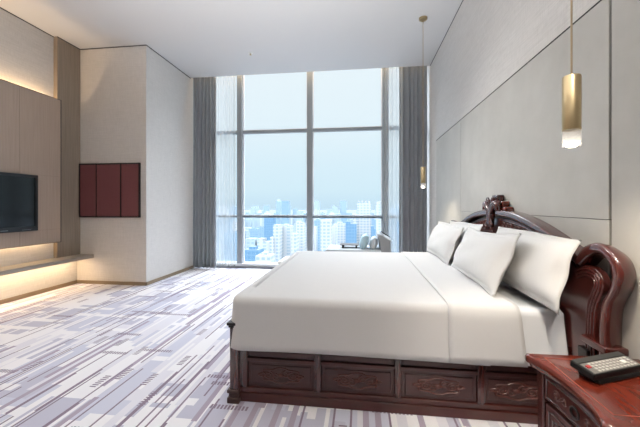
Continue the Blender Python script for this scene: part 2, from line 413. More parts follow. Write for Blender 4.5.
emit('button', MB().box(-4.136, -4.134, 3.46, 3.57, .895, .899), m_bronze, tv, smooth=0)

sh = thing('wall_shelf', (-4.19, 2.0, .39), 'long stone-grey floating shelf running below the television panel to the pier', 'shelf')
emit('shelf_board', MB().box(-4.335, -4.05, -.8, 4.055, .40, .452).box(-4.335, -4.05, 4.055, 4.438, .40, .4515), m_shelf, sh, bevel=.002)
strip('light_strip', -4.31, -4.295, -.6, 3.98, 2.590, .010, 'warm light strip glowing behind the top edge of the television panel')
area('cove_lamp', (-4.285, 1.70, 2.612), .03, 22, WARM, rot=(PI, 0, 0), sy=4.55)
strip('light_strip', -4.31, -4.295, -.6, 3.98, .76, .010, 'warm light strip glowing behind the bottom edge of the television panel')
area('cove_lamp', (-4.285, 1.70, .752), .03, 9, WARM, rot=(0, 0, 0), sy=4.55)
strip('light_strip', -4.24, -4.225, -.6, 4.40, .388, .010, 'warm light strip glowing under the floating shelf')
area('cove_lamp', (-4.22, 1.85, .384), .03, 18, WARM, rot=(0, 0, 0), sy=5.0)

# burgundy triptych on the pier
ap = thing('burgundy_wall_panel', (-3.78, 4.41, 1.02), 'burgundy three-part wall panel in a thin black frame on the pale pier', 'wall panel')
bx = [-4.262, -3.985, -3.578, -3.285]
emit('frame', MB().box(-4.275, -3.27, 4.405, 4.438, 1.02, 1.035).box(-4.275, -3.27, 4.405, 4.438, 1.825, 1.84).box(-4.275, -4.262, 4.405, 4.438, 1.035, 1.825)
     .box(-3.285, -3.27, 4.405, 4.438, 1.035, 1.825).box(-3.99, -3.98, 4.405, 4.438, 1.035, 1.825).box(-3.583, -3.573, 4.405, 4.438, 1.035, 1.825), m_black, ap, bevel=.001)
for i in range(3):
    emit('fabric_panel', MB().box(bx[i]+.002, bx[i+1]-.006, 4.415, 4.436, 1.037, 1.823), m_burg, ap, bevel=.003)

# ================================================================== bed
YC = 2.86
bed = thing('bed', (.1, YC, 0), 'carved mahogany double bed frame with arched scroll headboard against the panelled wall', 'bed')
NY, FY = 1.885, 3.875
def relief_medallion(mb, cx, cz, y, w, h, sgn=-1):
    # scalloped cloud outline with spirals, half sunk into the face
    N = 72; pts = []
    for i in range(N):
        a = 2*PI*i/N; r = 1+.10*math.cos(8*a)
        sxq = abs(math.cos(a))**.8*(1 if math.cos(a) >= 0 else -1)
        pts.append((cx+w/2*r*sxq*.95, y, cz+h/2*r*math.sin(a)*(1-.25*abs(math.cos(a))**2)))
    mb.tube(pts, .0055, 6, closed=True, nrm=(0, 1, 0))
    for s_ in (-1, 1):
        for (ox, oz, R, tr) in ((.28*w*s_, 0, .30*h, 1.6), (.12*w*s_, .12*h*s_, .24*h, 1.3), (.40*w*s_, 0, .15*h, 1.1)):
            P = []
            for k in range(26):
                q = k/25; a = q*2*PI*tr*s_+PI/2; rr = R*(1-.8*q)
                P.append((cx+ox+rr*math.cos(a)*1.35, y, cz+oz+rr*math.sin(a)))
            mb.tube(P, [.0055*(1-.4*k/25) for k in range(26)], 6, nrm=(0, 1, 0))
    # bud in the middle
    rings = []
    for k in range(6):
        q = k/5; rr = .16*h*math.cos(q*PI/2)+.0005
        rings.append([(cx+1.5*rr*math.cos(2*PI*i/16), y+sgn*.010*math.sin(q*PI/2), cz+rr*math.sin(2*PI*i/16)) for i in range(16)])
    mb.loft(rings)
# near and far side rails built the same
def side_rail(y, out):
    x0, x1 = -.74, 1.07
    i = -out
    def yy(d): return y+i*d        # depth into the bed
    def bb(mb, a, b, d0, d1, z0, z1):
        p, q = sorted((yy(d0), yy(d1))); mb.box(a, b, p, q, z0, z1)
    r = MB()
    bb(r, x0, x1, .0, .05, .0, .055)
    bb(r, x0, x1, .01, .05, .055, .085)
    bb(r, x0, x1, .008, .045, .245, .268)
    bb(r, x0, x1, .004, .045, .315, .42)
    rail = emit('side_rail', r, m_wood, bed, bevel=.004)
    st = [(-.74, -.685), (-.27, -.232), (.2, .236), (.655, .692), (1.04, 1.07)]
    for a, b in st:
        m = MB(); bb(m, a, b, .004, .045, .085, .315); emit('stile', m, m_wood_v, bed, bevel=.003)
    for k in range(4):
        a, b = st[k][1], st[k+1][0]
        m = MB(); bb(m, a, b, .022, .05, .085, .245)
        bb(m, a+.022, b-.022, .016, .03, .105, .225)
        p = emit('carved_panel', m, m_wood_panel, bed, bevel=.004)
        mm = MB(); relief_medallion(mm, (a+b)/2, .165, yy(.016), .27, .085, out)
        emit('relief', mm, m_wood_carve, p, smooth=60)
        m = MB(); bb(m, a, b, .020, .05, .268, .315)
        bb(m, a+.014, b-.014, .014, .03, .276, .307)
        emit('drawer_panel', m, m_wood_panel, bed, bevel=.003)
side_rail(NY, -1)
side_rail(FY, 1)
for y in (NY+.012, FY-.012):
    x = -.765
    m = MB()
    m.box(x-.024, x+.030, y-.030, y+.030, .075, .455)
    post = emit('post', m, m_wood_v, bed, bevel=.006)
    m = MB(); m.box(x-.036, x+.040, y-.044, y+.044, 0, .035).box(x-.028, x+.034, y-.036, y+.036, .035, .06).box(x-.038, x+.038, y-.042, y+.042, .06, .08)
    emit('foot', m, m_foot, bed, bevel=.005)
    m = MB(); m.box(x-.032, x+.036, y-.034, y+.034, .455, .47).box(x-.040, x+.040, y-.042, y+.042, .47, .488)
    emit('cap', m, m_dark, bed, bevel=.005)
m = MB(); m.box(-.79, -.745, NY+.04, FY-.04, .05, .44)
emit('footboard', m, m_wood, bed, bevel=.006)
m = MB(); m.box(-.74, 1.06, NY+.05, FY-.05, .30, .335)
emit('slat_deck', m, m_wood_panel, bed, bevel=.004)

# headboard, drawn in (distance from bed centre, height) and mirrored
HC = 2.79; HX0, HX1 = 1.075, 1.16
def cat(pts, n=8):
    out = []; P = [Vector((p[0], p[1])) for p in pts]
    for i in range(len(P)-1):
        p0 = P[max(i-1, 0)]; p1 = P[i]; p2 = P[i+1]; p3 = P[min(i+2, len(P)-1)]
        for k in range(n):
            t = k/n
            q = .5*((2*p1)+(p2-p0)*t+(2*p0-5*p1+4*p2-p3)*t*t+(3*p1-p0-3*p2+p3)*t**3)
            out.append((q.x, q.y))
    out.append(tuple(P[-1])); return out
def band_mb(outer, inner, sgn, xf, xb, rnd=.012, bk=0):
    """band between two (d,z) polylines; rounded face towards the room"""
    mb = MB(); n = len(outer); rings = []
    for (o, i) in zip(outer, inner):
        ov = Vector(o); iv = Vector(i); w_ = (ov-iv)
        def pt(t, x): q = iv+w_*t; return (x, HC+sgn*q.x, q.y)
        rings.append([pt(0, xb), pt(0, xf+rnd*1.2), pt(.06, xf+rnd*.45), pt(.2, xf+.002), pt(.5, xf-.002), pt(.8, xf+.002), pt(.94, xf+rnd*.45), pt(1, xf+rnd*1.2), pt(1-.15*bk, xf+(xb-xf)*.6), pt(1-.6*bk, xb)])
    mb.loft(rings); return mb
arch_o = [(.075, 1.168), (.2, 1.162), (.4, 1.14), (.6, 1.099), (.8, 1.04), (.95, .985), (1.06, .94)]
arch_i = [(.075, 1.118), (.2, 1.113), (.39, 1.092), (.58, 1.054), (.77, .998), (.92, .945), (1.03, .90)]
scr_o = [(1.02, .925), (1.075, .995), (1.149, 1.027), (1.215, 1.020), (1.272, .985), (1.302, .94), (1.31, .895), (1.289, .829), (1.256, .776), (1.240, .704), (1.234, .60), (1.232, .42)]
scr_i = [(1.05, .905), (1.10, .950), (1.155, .975), (1.205, .972), (1.243, .943), (1.258, .90), (1.254, .865), (1.232, .815), (1.200, .765), (1.186, .71), (1.18, .60), (1.178, .42)]
ear = [(1.0, .90), (1.06, .925), (1.11, .930), (1.16, .915), (1.192, .878), (1.192, .832), (1.165, .775), (1.145, .71), (1.138, .62), (1.138, .42)]
A = cat(arch_o); B = cat(arch_i); SO = cat(scr_o); SI = cat(scr_i); EA = cat([(d-.018, z-.022) for d, z in ear])
for s_ in (-1, 1):
    emit('arch_band', band_mb(A, B, s_, HX0, HX1), m_wood_v, bed, smooth=50)
    emit('scroll_band', band_mb(SO, SI, s_, HX0, HX1+.003, .016, 1), m_wood_v, bed, smooth=50)
    poly = [(HC+s_*d, z) for d, z in EA]+[(HC+s_*.80, .42), (HC+s_*.80, .95), (HC+s_*.95, .92)]
    e_ = emit('ear_panel', MB().prism(poly, HX0+.028, HX0+.065, 'x'), m_wood_v, bed, bevel=.008)
    for k, off in enumerate((.018, .034, .050)):
        P = []
        for i, (d, z) in enumerate(EA):
            a = Vector(EA[max(i-1, 0)]); b = Vector(EA[min(i+1, len(EA)-1)]); t = (b-a).normalized(); nrm = Vector((t.y, -t.x))
            q = Vector((d, z))+nrm*off
            P.append((HX0+.028, HC+s_*q.x, q.y))
        mb = MB().tube(P, .0065, 8, nrm=(1, 0, 0)); emit('moulding', mb, m_wood_v, e_, smooth=60)
    emit('leg', MB().box(HX0+.01, HX1, min(HC+s_*1.03, HC+s_*1.10), max(HC+s_*1.03, HC+s_*1.10), 0, .5), m_dark, bed, bevel=.005)
    # moulded foot piece under the scroll band
    emit('scroll_foot', MB().box(HX0-.01, HX1+.003, min(HC+s_*1.08, HC+s_*1.245), max(HC+s_*1.08, HC+s_*1.245), .54, .575), m_wood_v, bed, bevel=.008)
back = [(HC-d, z-.02) for d, z in arch_i[::-1]]+[(HC+d, z-.02) for d, z in arch_i]
poly = [(HC-1.0, .30)]+back+[(HC+1.0, .30)]
bp = emit('back_panel', MB().prism(poly, HX0+.045, HX1-.005, 'x'), m_wood_carve, bed, smooth=30)
# inner moulding and carved scrollwork of the arch
for s_ in (-1, 1):
    P = [(HX0+.045, HC+s_*d, z-.035-.045*(d < .0)) for d, z in B]
    emit('inner_moulding', MB().tube(P, .008, 8, nrm=(1, 0, 0)), m_wood_v, bp, smooth=60)
    P = [(HX0+.045, HC+s_*d, z-.135) for d, z in B if d < .95]
    emit('inner_moulding', MB().tube(P, .006, 8, nrm=(1, 0, 0)), m_wood_v, bp, smooth=60)
    mb = MB(); rr = random.Random(5)
    for k in range(13):
        d = .12+k*.062; zt = None
        for (a, za), (b, zb) in zip(arch_i[:-1], arch_i[1:]):
            if a <= d <= b: zt = za+(zb-za)*(d-a)/(b-a)
        if zt is None: zt = .95
        for (dz, R) in ((-.062, .024), (-.10, .020)):
            up = 1 if (k+(dz < -.08)) % 2 else -1
            P = []
            for q in range(20):
                u = q/19; a = up*(u*3.4*PI)+PI/3*k; r_ = R*(1-.8*u)
                P.append((HX0+.042, HC+s_*(d+r_*math.cos(a)*1.2), zt+dz+r_*math.sin(a)))
            mb.tube(P, [.0062*(1-.5*q/19) for q in range(20)], 6, nrm=(1, 0, 0))
    emit('carved_scrollwork', mb, m_wood_carve, bp, smooth=60)
# crest: two curled necks, fluted shells and a finial block
cr_ = MB()
emit('crest_block', MB().box(HX0+.02, HX1+.003, HC-.20, HC+.20, 1.15, 1.19).box(HX0+.03, HX1+.003, HC-.13, HC+.17, 1.19, 1.235), m_wood_red, bed, bevel=.012)
emit('crest_finial', MB().box(HX0+.03, HX1+.003, HC-.035, HC+.085, 1.235, 1.288), m_wood_v, bed, bevel=.010)
for s_ in (-1, 1):
    P = cat([(.012, 1.02), (.010, 1.09), (.020, 1.14), (.055, 1.19), (.095, 1.215), (.125, 1.20), (.128, 1.165)], 6)
    R = [.020+.012*math.sin(PI*min(1, i/(len(P)-1)*1.1)) for i in range(len(P))]
    P3 = [(HX0+.005, HC+.03+s_*d, z) for d, z in P]
    emit('crest_scroll', MB().tube(P3, R, 10, nrm=(1, 0, 0)), m_wood_v, bed, smooth=70)
    P = cat([(.010, 1.15), (.016, 1.21), (.030, 1.25), (.055, 1.262), (.06, 1.24), (.04, 1.228)], 6)
    emit('crest_curl', MB().tube([(HX0+.0, HC+.03+s_*d, z) for d, z in P], .010, 8, nrm=(1, 0, 0)), m_wood_v, bed, smooth=70)
    for k in range(3):
        P = cat([(.030+.010*k, 1.00+.02*k), (.024+.012*k, 1.05), (.012+.004*k, 1.10)], 5)
        cr_.tube([(HX0-.004, HC+.03+s_*d, z) for d, z in P], .009, 6, nrm=(1, 0, 0))
emit('crest_drop', cr_, m_wood_v, bed, smooth=70)
fl = MB()
for k in range(6):
    yq = HC-.045-.016*k
    fl.tube([(HX0+.012, yq, 1.165), (HX0+.004, yq-.003, 1.20), (HX0+.014, yq-.005, 1.238)], .0085, 8, nrm=(1, 0, 0))
emit('crest_flutes', fl, m_wood_v, bed, smooth=70)

# mattress
MZ = .632
mt = thing('mattress', (.15, YC, .338), 'thick white-sheeted mattress on the mahogany bed', 'mattress')
def side_path(xa, xb, y0, y1, r=.10, n=6):
    """open outline: head end near side -> foot -> head end far side"""
    P = []
    for k in range(25): P.append((xb+(xa+r-xb)*k/24, y0, 0, -1))
    for k in range(1, n+1):
        a = PI/2*k/n; P.append((xa+r-r*math.sin(a), y0+r-r*math.cos(a), -math.sin(a), -math.cos(a)))
    for k in range(1, 20): P.append((xa, y0+r+(y1-y0-2*r)*k/20, -1, 0))
    for k in range(0, n+1):
        a = PI/2*k/n; P.append((xa+r-r*math.cos(a), y1-r+r*math.sin(a), -math.cos(a), math.sin(a)))
    for k in range(1, 25): P.append((xa+r+(xb-xa-r)*k/24, y1, 0, 1))
    return P
def draped(xa, xb, y0, y1, ztop, zhem, rad, flare, wav, seed, hemz=None, top=True, crown=.0):
    rr = random.Random(seed); P = side_path(xa, xb, y0, y1); n = len(P)
    prof = [(-.095, crown*.3)]
    for k in range(0, 9):
        a = PI/2*k/8; prof.append((-rad+rad*math.sin(a), -(rad-rad*math.cos(a))*1.0))
    zb = ztop-rad
    for k in range(1, 9): prof.append((flare*(k/8)**1.1, None))
    rings = []; ph = [rr.uniform(0, 6) for _ in range(4)]
    nd = 8; cnt = 0
    for (off, dz) in prof:
        row = []
        if dz is None: cnt += 1
        for i, (x, y, nx, ny) in enumerate(P):
            s = i*.11
            wv = wav*(math.sin(s*1.9+ph[0])+.6*math.sin(s*3.7+ph[1]))
            if dz is None:
                t = cnt/nd; hz = zhem+ .006*math.sin(s*1.3+ph[2])
                z = zb+(hz-zb)*t; o = off+wv*t**1.3
            else: z = ztop+dz; o = off
            ox, oy = nx*o, ny*o
            row.append((x+ox, y+oy, z))
        rings.append(row)
    # head-end points are not pulled along x
    mb = MB().loft(rings, closed=False, cap=False)
    if top:
        # close the top with strips between mirrored points
        n0 = len(mb.v); inner = rings[0]; m = n//2
        K = 6; fs = []; vs = []
        for i in range(m+1):
            a = Vector(inner[i]); b = Vector(inner[n-1-i])
            for k in range(K+1):
                q = a.lerp(b, k/K); q.z += crown*math.sin(PI*k/K)*min(1, i/6); vs.append(tuple(q))
        for i in range(m):
            for k in range(K):
                fs.append((i*(K+1)+k, (i+1)*(K+1)+k, (i+1)*(K+1)+k+1, i*(K+1)+k+1))
        mb.add(vs, fs)
    return mb
body = MB().box(-.73, 1.068, 1.90, 3.86, .338, MZ-.005)
emit('mattress_body', body, m_sheet, mt, bevel=.05, seg=5)
P = draped(-.725, 1.068, 1.885, 3.875, MZ, .335, .035, .015, .002, 8)
emit('fitted_sheet', P, m_sheet, mt, weld=.0003, smooth=180, solid=.003)
# flared valance of loose sheet on the near head side
rings = []
for j in range(13):
    t = j/12*.80; row = []
    for i in range(41):
        u = i/40; x = .78+.305*u
        fl_ = .016+.055*t**1.2*(.6+.4*u)+.004*math.sin(u*17)*t
        row.append((x+.012*t*u, 1.885-fl_, MZ-.015-.345*t))
    rings.append(row)
rings.insert(0, [(p[0], 1.91, MZ+.004) for p in rings[0]])
emit('hanging_sheet', MB().loft(rings, closed=False, cap=False), m_sheet, mt, smooth=180, solid=.003)
dv = thing('duvet', (0, YC, .30), 'smooth white duvet covering the bed and hanging over its sides', 'duvet')
emit('duvet_cover', draped(-.79, .70, 1.855, 3.905, .638, .335, .042, .018, .003, 11, crown=.006), m_linen, dv, weld=.0003, smooth=180, solid=.012)
emit('turned_back_fold', draped(.47, .885, 1.846, 3.914, .668, .292, .06, .024, .0015, 12, crown=.012, top=True) if False else MB().loft([
    [(x+(.03*max(0, (.66-z)/.32) if (y < 2 and x > .8) else 0), y, z) for x in (.487, .52, .62, .74, .83, .855)] for (y, z) in (
        [(1.826, .340), (1.828, .38), (1.831, .43), (1.835, .50), (1.838, .56), (1.840, .59), (1.848, .622), (1.864, .643), (1.895, .651), (1.97, .653)]
        + [(2.1+.24*k, .655) for k in range(7)]
        + [(3.78, .653), (3.855, .651), (3.888, .643), (3.908, .622), (3.918, .60), (3.922, .50), (3.93, .34)])], closed=False, cap=False),
     m_linen, dv, smooth=180, solid=.009)

# pillows
def pillow(cx, y0, y1, xb, zb, tilt, hgt, T, seed, lab, roll=0.0, yaw=0.0, fl=.035):
    """leaning pillow: width along y, bottom edge at (xb, zb), leaning towards the wall"""
    n = 30; rr = random.Random(seed); Wd = (y1-y0)/2; Hh = hgt/2
    e2 = Vector((math.sin(tilt), 0, math.cos(tilt))); e1 = Vector((0, 1, 0)); e1 = (e1*math.cos(roll)+e2*math.sin(roll)).normalized()
    e1 = Matrix.Rotation(yaw, 3, 'Z') @ e1; e2 = Matrix.Rotation(yaw, 3, 'Z') @ e2
    nn = e1.cross(e2); 
    if nn.x > 0: nn = -nn
    c = Vector((xb, (y0+y1)/2, zb))+e2*Hh
    ph = [rr.uniform(0, 6.28) for _ in range(8)]
    def P(u, v, side):
        rim = 0 if max(abs(u), abs(v)) > .9999 else 1
        ub, vb = min(1, abs(u)/(1-fl/Wd)), min(1, abs(v)/(1-fl/Hh))
        puff = (max(0, (1-ub**3.2))*max(0, (1-vb**3.0)))**.55
        flange = .004+.006*math.sin(9*u+ph[0])*math.sin(7*v+ph[1])
        wr = .006*math.sin(6*u+ph[2]+3*v)*math.sin(4*v+ph[3])
        sag = -.02*(v)*(1-abs(u)**2)        # top edge dips slightly
        x = u*Wd*(1-.03*(1-v*v)); y = v*Hh*(1-.045*(1-u*u))+.012*math.sin(2.5*u+ph[4])*(v > 0)*v+sag*.5
        z = side*(T*puff*(1+.12*math.sin(2*u+ph[5])-.12*v)+wr*puff)
        w_ = .006*(abs(u)**3)*math.sin(6*v+ph[6])+.008*(abs(v)**3)*math.sin(6*u+ph[7])
        z = z*rim + w_ + side*.002*rim
        return c+e1*x+e2*y+nn*z
    mb = MB()
    for side in (1, -1):
        rows = [[P(-1+2*i/n, -1+2*j/n, side) for i in range(n+1)] for j in range(n+1)]
        mb.loft(rows, closed=False, cap=False)
    # stitch rim
    bm_pts = []
    o = emit('pillow', mb, m_pillow, smooth=180)
    me = o.data; bm = bmesh.new(); bm.from_mesh(me)
    bmesh.ops.remove_doubles(bm, verts=bm.verts, dist=.0004); bmesh.ops.recalc_face_normals(bm, faces=bm.faces)
    bm.to_mesh(me); bm.free(); me.shade_smooth()
    return tag(o, lab, 'pillow', 'white pillows at the head of the bed')
pillow(0, 1.69, 2.62, .955, .665, math.radians(15), .395, .062, 21, 'white flanged pillow nearest the nightstand, leaning on the headboard')
pillow(0, 2.86, 3.82, .95, .665, math.radians(13), .385, .062, 22, 'white pillow leaning on the headboard at the window end, mostly hidden', roll=-.03)
pillow(0, 2.00, 2.99, .79, .650, math.radians(23), .405, .075, 23, 'white plump pillow in the front row nearer the nightstand', yaw=-.02)
pillow(0, 3.03, 3.98, .79, .650, math.radians(21), .395, .075, 24, 'white plump pillow in the front row nearer the window')

# ================================================================== nightstand + phone
NZ = .56
ns = thing('nightstand', (.93, 1.27, 0), 'glossy red mahogany nightstand with serpentine front and carved drawer beside the bed', 'nightstand')
def serp(off, y0=1.018, y1=1.500, xe=.698, xm=.752, n=40):
    """front outline, off = inset"""
    ym = (y0+y1)/2; hw = (y1-y0)/2; P = []
    for k in range(n+1):
        y = y1-(y1-y0)*k/n; t = abs(y-ym)/hw
        P.append((xm-(xm-xe)*t**2.2+(.02*((t-.9)/.1)**2 if t > .9 else 0)+off, ym+(y-ym)*(1-off/hw*.9)))
    return P
def slab(off, z0, z1):
    P = serp(off); poly = P+[(1.15, P[-1][1]), (1.15, P[0][1])]
    return [(x, y, z0) for x, y in poly], [(x, y, z1) for x, y in poly]
rings = []
for off, z in ((.03, NZ-.052), (.016, NZ-.047), (.012, NZ-.036), (.004, NZ-.033), (0, NZ-.024), (0, NZ-.012), (.004, NZ-.004), (.014, NZ)):
    rings.append(slab(off, z, z)[0])
emit('top', MB().loft(rings), m_wood_red, ns, smooth=40)
ix0, ix1, iy0, iy1 = .768, 1.13, 1.080, 1.452
il = MB()
for (a, b, c, d) in ((ix0, ix0+.003, iy0, iy1), (ix0, ix1, iy0, iy0+.003), (ix0, ix1, iy1-.003, iy1)):
    il.box(a, b, c, d, NZ-.001, NZ+.0012)
emit('inlay_line', il, m_inlay, ns, smooth=0)
emit('carcass', MB().box(.80, 1.148, 1.055, 1.487, .05, NZ-.05), m_wood, ns, bevel=.004)
for y in (1.07, 1.472):
    rings = []
    for q, z, hx in ((.0, .0, .030), (.0, .05, .026), (-.006, .09, .022), (0, .14, .022), (0, NZ-.05, .024)):
        rings.append([(.785+q-hx, y-hx, z), (.785+q+hx, y-hx, z), (.785+q+hx, y+hx, z), (.785+q-hx, y+hx, z)])
    emit('corner_post', MB().loft(rings), m_wood_v, ns, bevel=.006)
def curved_front(z0, z1, inset, dep, y0, y1, name, m, par):
    P = []
    ys = [y0+(y1-y0)*k/20 for k in range(21)]
    def xf(y): t = abs(y-1.27)/.24; return .778-.022*t**2
    poly = [(xf(y)+inset, y) for y in ys]+[(xf(y)+inset+dep, y) for y in ys[::-1]]
    return emit(name, MB().prism(poly, z0, z1, 'z'), m, par, bevel=.003)
dr = curved_front(.395, .495, 0, .04, 1.098, 1.445, 'drawer', m_wood, ns)
def xf(y): return .778-.022*(abs(y-1.27)/.24)**2
# drawer moulding, carving and pull
def face_path(pts, dx=-.001): return [(xf(y)+dx, y, z) for y, z in pts]
P = [(1.112, .407), (1.112, .483)]+[(1.112+(1.431-1.112)*k/14, .483) for k in range(1, 15)]+[(1.431, .407)]+[(1.431-(1.431-1.112)*k/14, .407) for k in range(1, 14)]
emit('drawer_moulding', MB().tube(face_path(P), .004, 6, closed=True, nrm=(1, 0, 0)), m_wood_v, dr, smooth=60)
for grp in ((1.165, 1.205), (1.335, 1.375)):
    mb = MB(); yc0 = sum(grp)/2
    for sg in (1, -1):
        P = []
        for q in range(40):
            u = abs(q/39*2-1); sd = -1 if q < 20 else 1; a = sd*(1-u)*0+sg*sd*u*2.6*PI; r_ = .020*(1-.70*u)
            P.append((yc0+sd*.020*(u > .0)-sd*r_*math.cos(a)*.9+sd*.0, .445+sg*.004+r_*math.sin(a)*.8))
        mb.tube(face_path(P), .0028, 6, nrm=(1, 0, 0))
    emit('drawer_carving', mb, m_wood_carve, dr, smooth=60)
mb = MB(); P = [(1.27+.022*math.cos(2*PI*k/20), .445+.018*math.sin(2*PI*k/20)) for k in range(20)]
mb.tube(face_path(P, -.004), .0045, 8, closed=True, nrm=(1, 0, 0))
emit('drawer_pull', mb, m_dark, dr, smooth=60)
cd = curved_front(.085, .375, .004, .04, 1.098, 1.445, 'cabinet_door', m_wood, ns)
for ins in (.022, .045):
    y0, y1, z0, z1 = 1.098+ins, 1.445-ins, .085+ins, .375-ins
    P = [(y0, z0), (y0, z1)]+[(y0+(y1-y0)*k/14, z1) for k in range(1, 15)]+[(y1, z0)]+[(y1-(y1-y0)*k/14, z0) for k in range(1, 14)]
    emit('door_moulding', MB().tube(face_path(P, .003), .004, 6, closed=True, nrm=(1, 0, 0)), m_wood_v, cd, smooth=60)
mb = MB()
for yc, zc in ((1.22, .27), (1.32, .27), (1.22, .19), (1.32, .19), (1.27, .23)):
    for sg in (1, -1):
        P = [(yc+sg*.004+.03*(1-.75*q/19)*math.cos(sg*q/19*3*PI), zc+.03*(1-.75*q/19)*math.sin(sg*q/19*3*PI)) for q in range(20)]
        mb.tube(face_path(P, .003), .0032, 6, nrm=(1, 0, 0))
emit('door_carving', mb, m_wood_carve, cd, smooth=60)

# phone: local frame on the nightstand
ph = thing('telephone', (.93, 1.31, NZ), 'black tabletop keypad telephone lying on the nightstand', 'telephone')
ang = math.radians(23); ox, oy = .822, 1.242   # front-left corner
ux, uy = math.cos(ang), math.sin(ang)
tlt = math.radians(11)
def pp(u, v, h):
    """u along the width, v back, h above the tilted plate"""
    z = NZ+.040+math.sin(tlt)*v+math.cos(tlt)*h
    vv = math.cos(tlt)*v-math.sin(tlt)*h
    return (ox+ux*u-uy*vv, oy+uy*u+ux*vv, z)
def pbox(mb, u0, u1, v0, v1, h0, h1):
    vs = [pp(u, v, h) for h in (h0, h1) for (u, v) in ((u0, v0), (u1, v0), (u1, v1), (u0, v1))]
    mb.add(vs, [(0, 3, 2, 1), (4, 5, 6, 7), (0, 1, 5, 4), (1, 2, 6, 5), (2, 3, 7, 6), (3, 0, 4, 7)])
PW, PD = .255, .085
mb = MB(); pbox(mb, 0, PW, 0, PD, -.024, 0); emit('body', mb, m_phone, ph, bevel=.004)
# foot wedge
def gp(u, v, z): return (ox+ux*u-uy*v, oy+uy*u+ux*v, z)
mb = MB(); vs = [gp(.03, .0, NZ+.001), gp(PW-.01, .0, NZ+.001), gp(PW-.01, PD-.01, NZ+.001), gp(.03, PD-.01, NZ+.001),
      gp(.02, .004, NZ+.017), gp(PW-.01, .004, NZ+.017), gp(PW-.01, PD-.01, NZ+.030), gp(.02, PD-.01, NZ+.030)]
mb.add(vs, [(0, 3, 2, 1), (4, 5, 6, 7), (0, 1, 5, 4), (1, 2, 6, 5), (2, 3, 7, 6), (3, 0, 4, 7)]); emit('base', mb, m_phone, ph, bevel=.003)
mb = MB(); pbox(mb, .003, PW-.003, .060, PD-.002, 0, .003); emit('rear_strip', mb, m_phone2, ph, bevel=.001)
mb = MB(); pbox(mb, .008, PW-.006, .004, .057, 0, .002); fp = emit('keypad_plate', mb, m_faceplate, ph, bevel=.001)
mb = MB()
keys = []
for r_ in range(4):
    for c_ in range(11):
        u = .036+c_*.0185; v = .008+r_*.0120
        if c_ == 8 and r_ in (1, 2): continue
        k = MB(); pbox(k, u, u+.0125, v, v+.0080, .002, .0040); keys.append(k)
for k in keys: emit('key', k, m_key, ph, smooth=0)
k = MB(); pbox(k, .014, .030, .030, .042, .002, .006); emit('key', k, m_keyr, ph, smooth=0, label='red key')
k = MB(); pbox(k, .184, .202, .022, .038, .002, .006); emit('key', k, m_white, ph, smooth=0, label='white square key')

# ================================================================== pendants + ceiling fittings
def pendant(x, y, lab):
    t = thing('pendant_lamp', (x, y, 1.42), lab, 'pendant lamp', 'brass pendant lamps by the bed')
    emit('canopy', MB().lathe(x, y, [(.052, H), (.052, H-.022), (.048, H-.026), (.004, H-.027)]), m_brass, t)
    emit('cord', MB().tube([(x, y, H-.02), (x, y, 2.6), (x, y, 1.70)], .0035, 8), m_cord, t)
    emit('brass_shade', MB().lathe(x, y, [(.010, 1.698), (.028, 1.695), (.0305, 1.691), (.0305, 1.488), (.028, 1.488), (.028, 1.64), (.004, 1.642)], 32), m_brass, t, smooth=40)
    emit('clear_sleeve', MB().lathe(x, y, [(.0298, 1.488), (.0298, 1.424), (.0275, 1.424), (.0275, 1.488)], 32), m_cyl, t, smooth=40)
    b = emit('bulb', MB().lathe(x, y, [(.002, 1.422), (.014, 1.424), (.020, 1.430), (.018, 1.437), (.010, 1.443), (.004, 1.446)], 24), m_bulb, t, smooth=60)
    l = bpy.data.lights.new('pendant_light', 'SPOT'); l.energy = 17; l.color = (1, .86, .66); l.spot_size = math.radians(150); l.spot_blend = .8; l.shadow_soft_size = .02
    o = bpy.data.objects.new('pendant_light', l); o.location = (x, y, 1.415); col.objects.link(o)
pendant(.804, 1.336, 'brass cylinder pendant lamp hanging over the nightstand in the foreground')
pendant(.804, 4.245, 'brass cylinder pendant lamp hanging before the dark curtain at the far side')
sx_, sy_ = -1.717, 4.882
t = thing('ceiling_sprinkler', (sx_, sy_, H-.035), 'small white sprinkler head on the ceiling in front of the window', 'sprinkler')
emit('plate', MB().lathe(sx_, sy_, [(.035, H), (.035, H-.006), (.02, H-.010), (.004, H-.010)]), m_white, t)
emit('nozzle', MB().lathe(sx_, sy_, [(.008, H-.008), (.008, H-.026), (.018, H-.028), (.018, H-.031), (.003, H-.035)]), m_brass, t)

# ================================================================== seating by the window
ch = thing('chaise_sofa', (0, 5.2, 0), 'low pale grey daybed by the window with a raised end rest', 'sofa')
emit('seat_cushion', MB().box(-.535, .33, 4.92, 5.55, .42, .522), m_lgrey_fab, ch, bevel=.03, seg=3)
emit('base_frame', MB().box(-.52, .46, 4.93, 5.54, .12, .42), m_grey_fab, ch, bevel=.015)
for (x, y) in ((-.48, 4.97), (-.48, 5.5), (.42, 4.97), (.42, 5.5)):
    emit('leg', MB().box(x-.02, x+.02, y-.02, y+.02, 0, .12), m_bark, ch, bevel=.003)
emit('end_rest', MB().prism([(.315, .43), (.30, .645), (.27, .72), (.30, .755), (.345, .75), (.46, .66), (.475, .43)], 4.93, 5.54, 'y'), m_grey_fab, ch, bevel=.012)
emit('top_pad', MB().prism([(.285, .77), (.275, .755), (.475, .655), (.487, .668)], 4.93, 5.54, 'y'), m_lgrey_fab, ch, bevel=.004)
emit('dark_edge', MB().prism([(.36, .765), (.352, .752), (.50, .655), (.51, .667)], 5.50, 5.56, 'y'), m_bark, ch, bevel=.003)
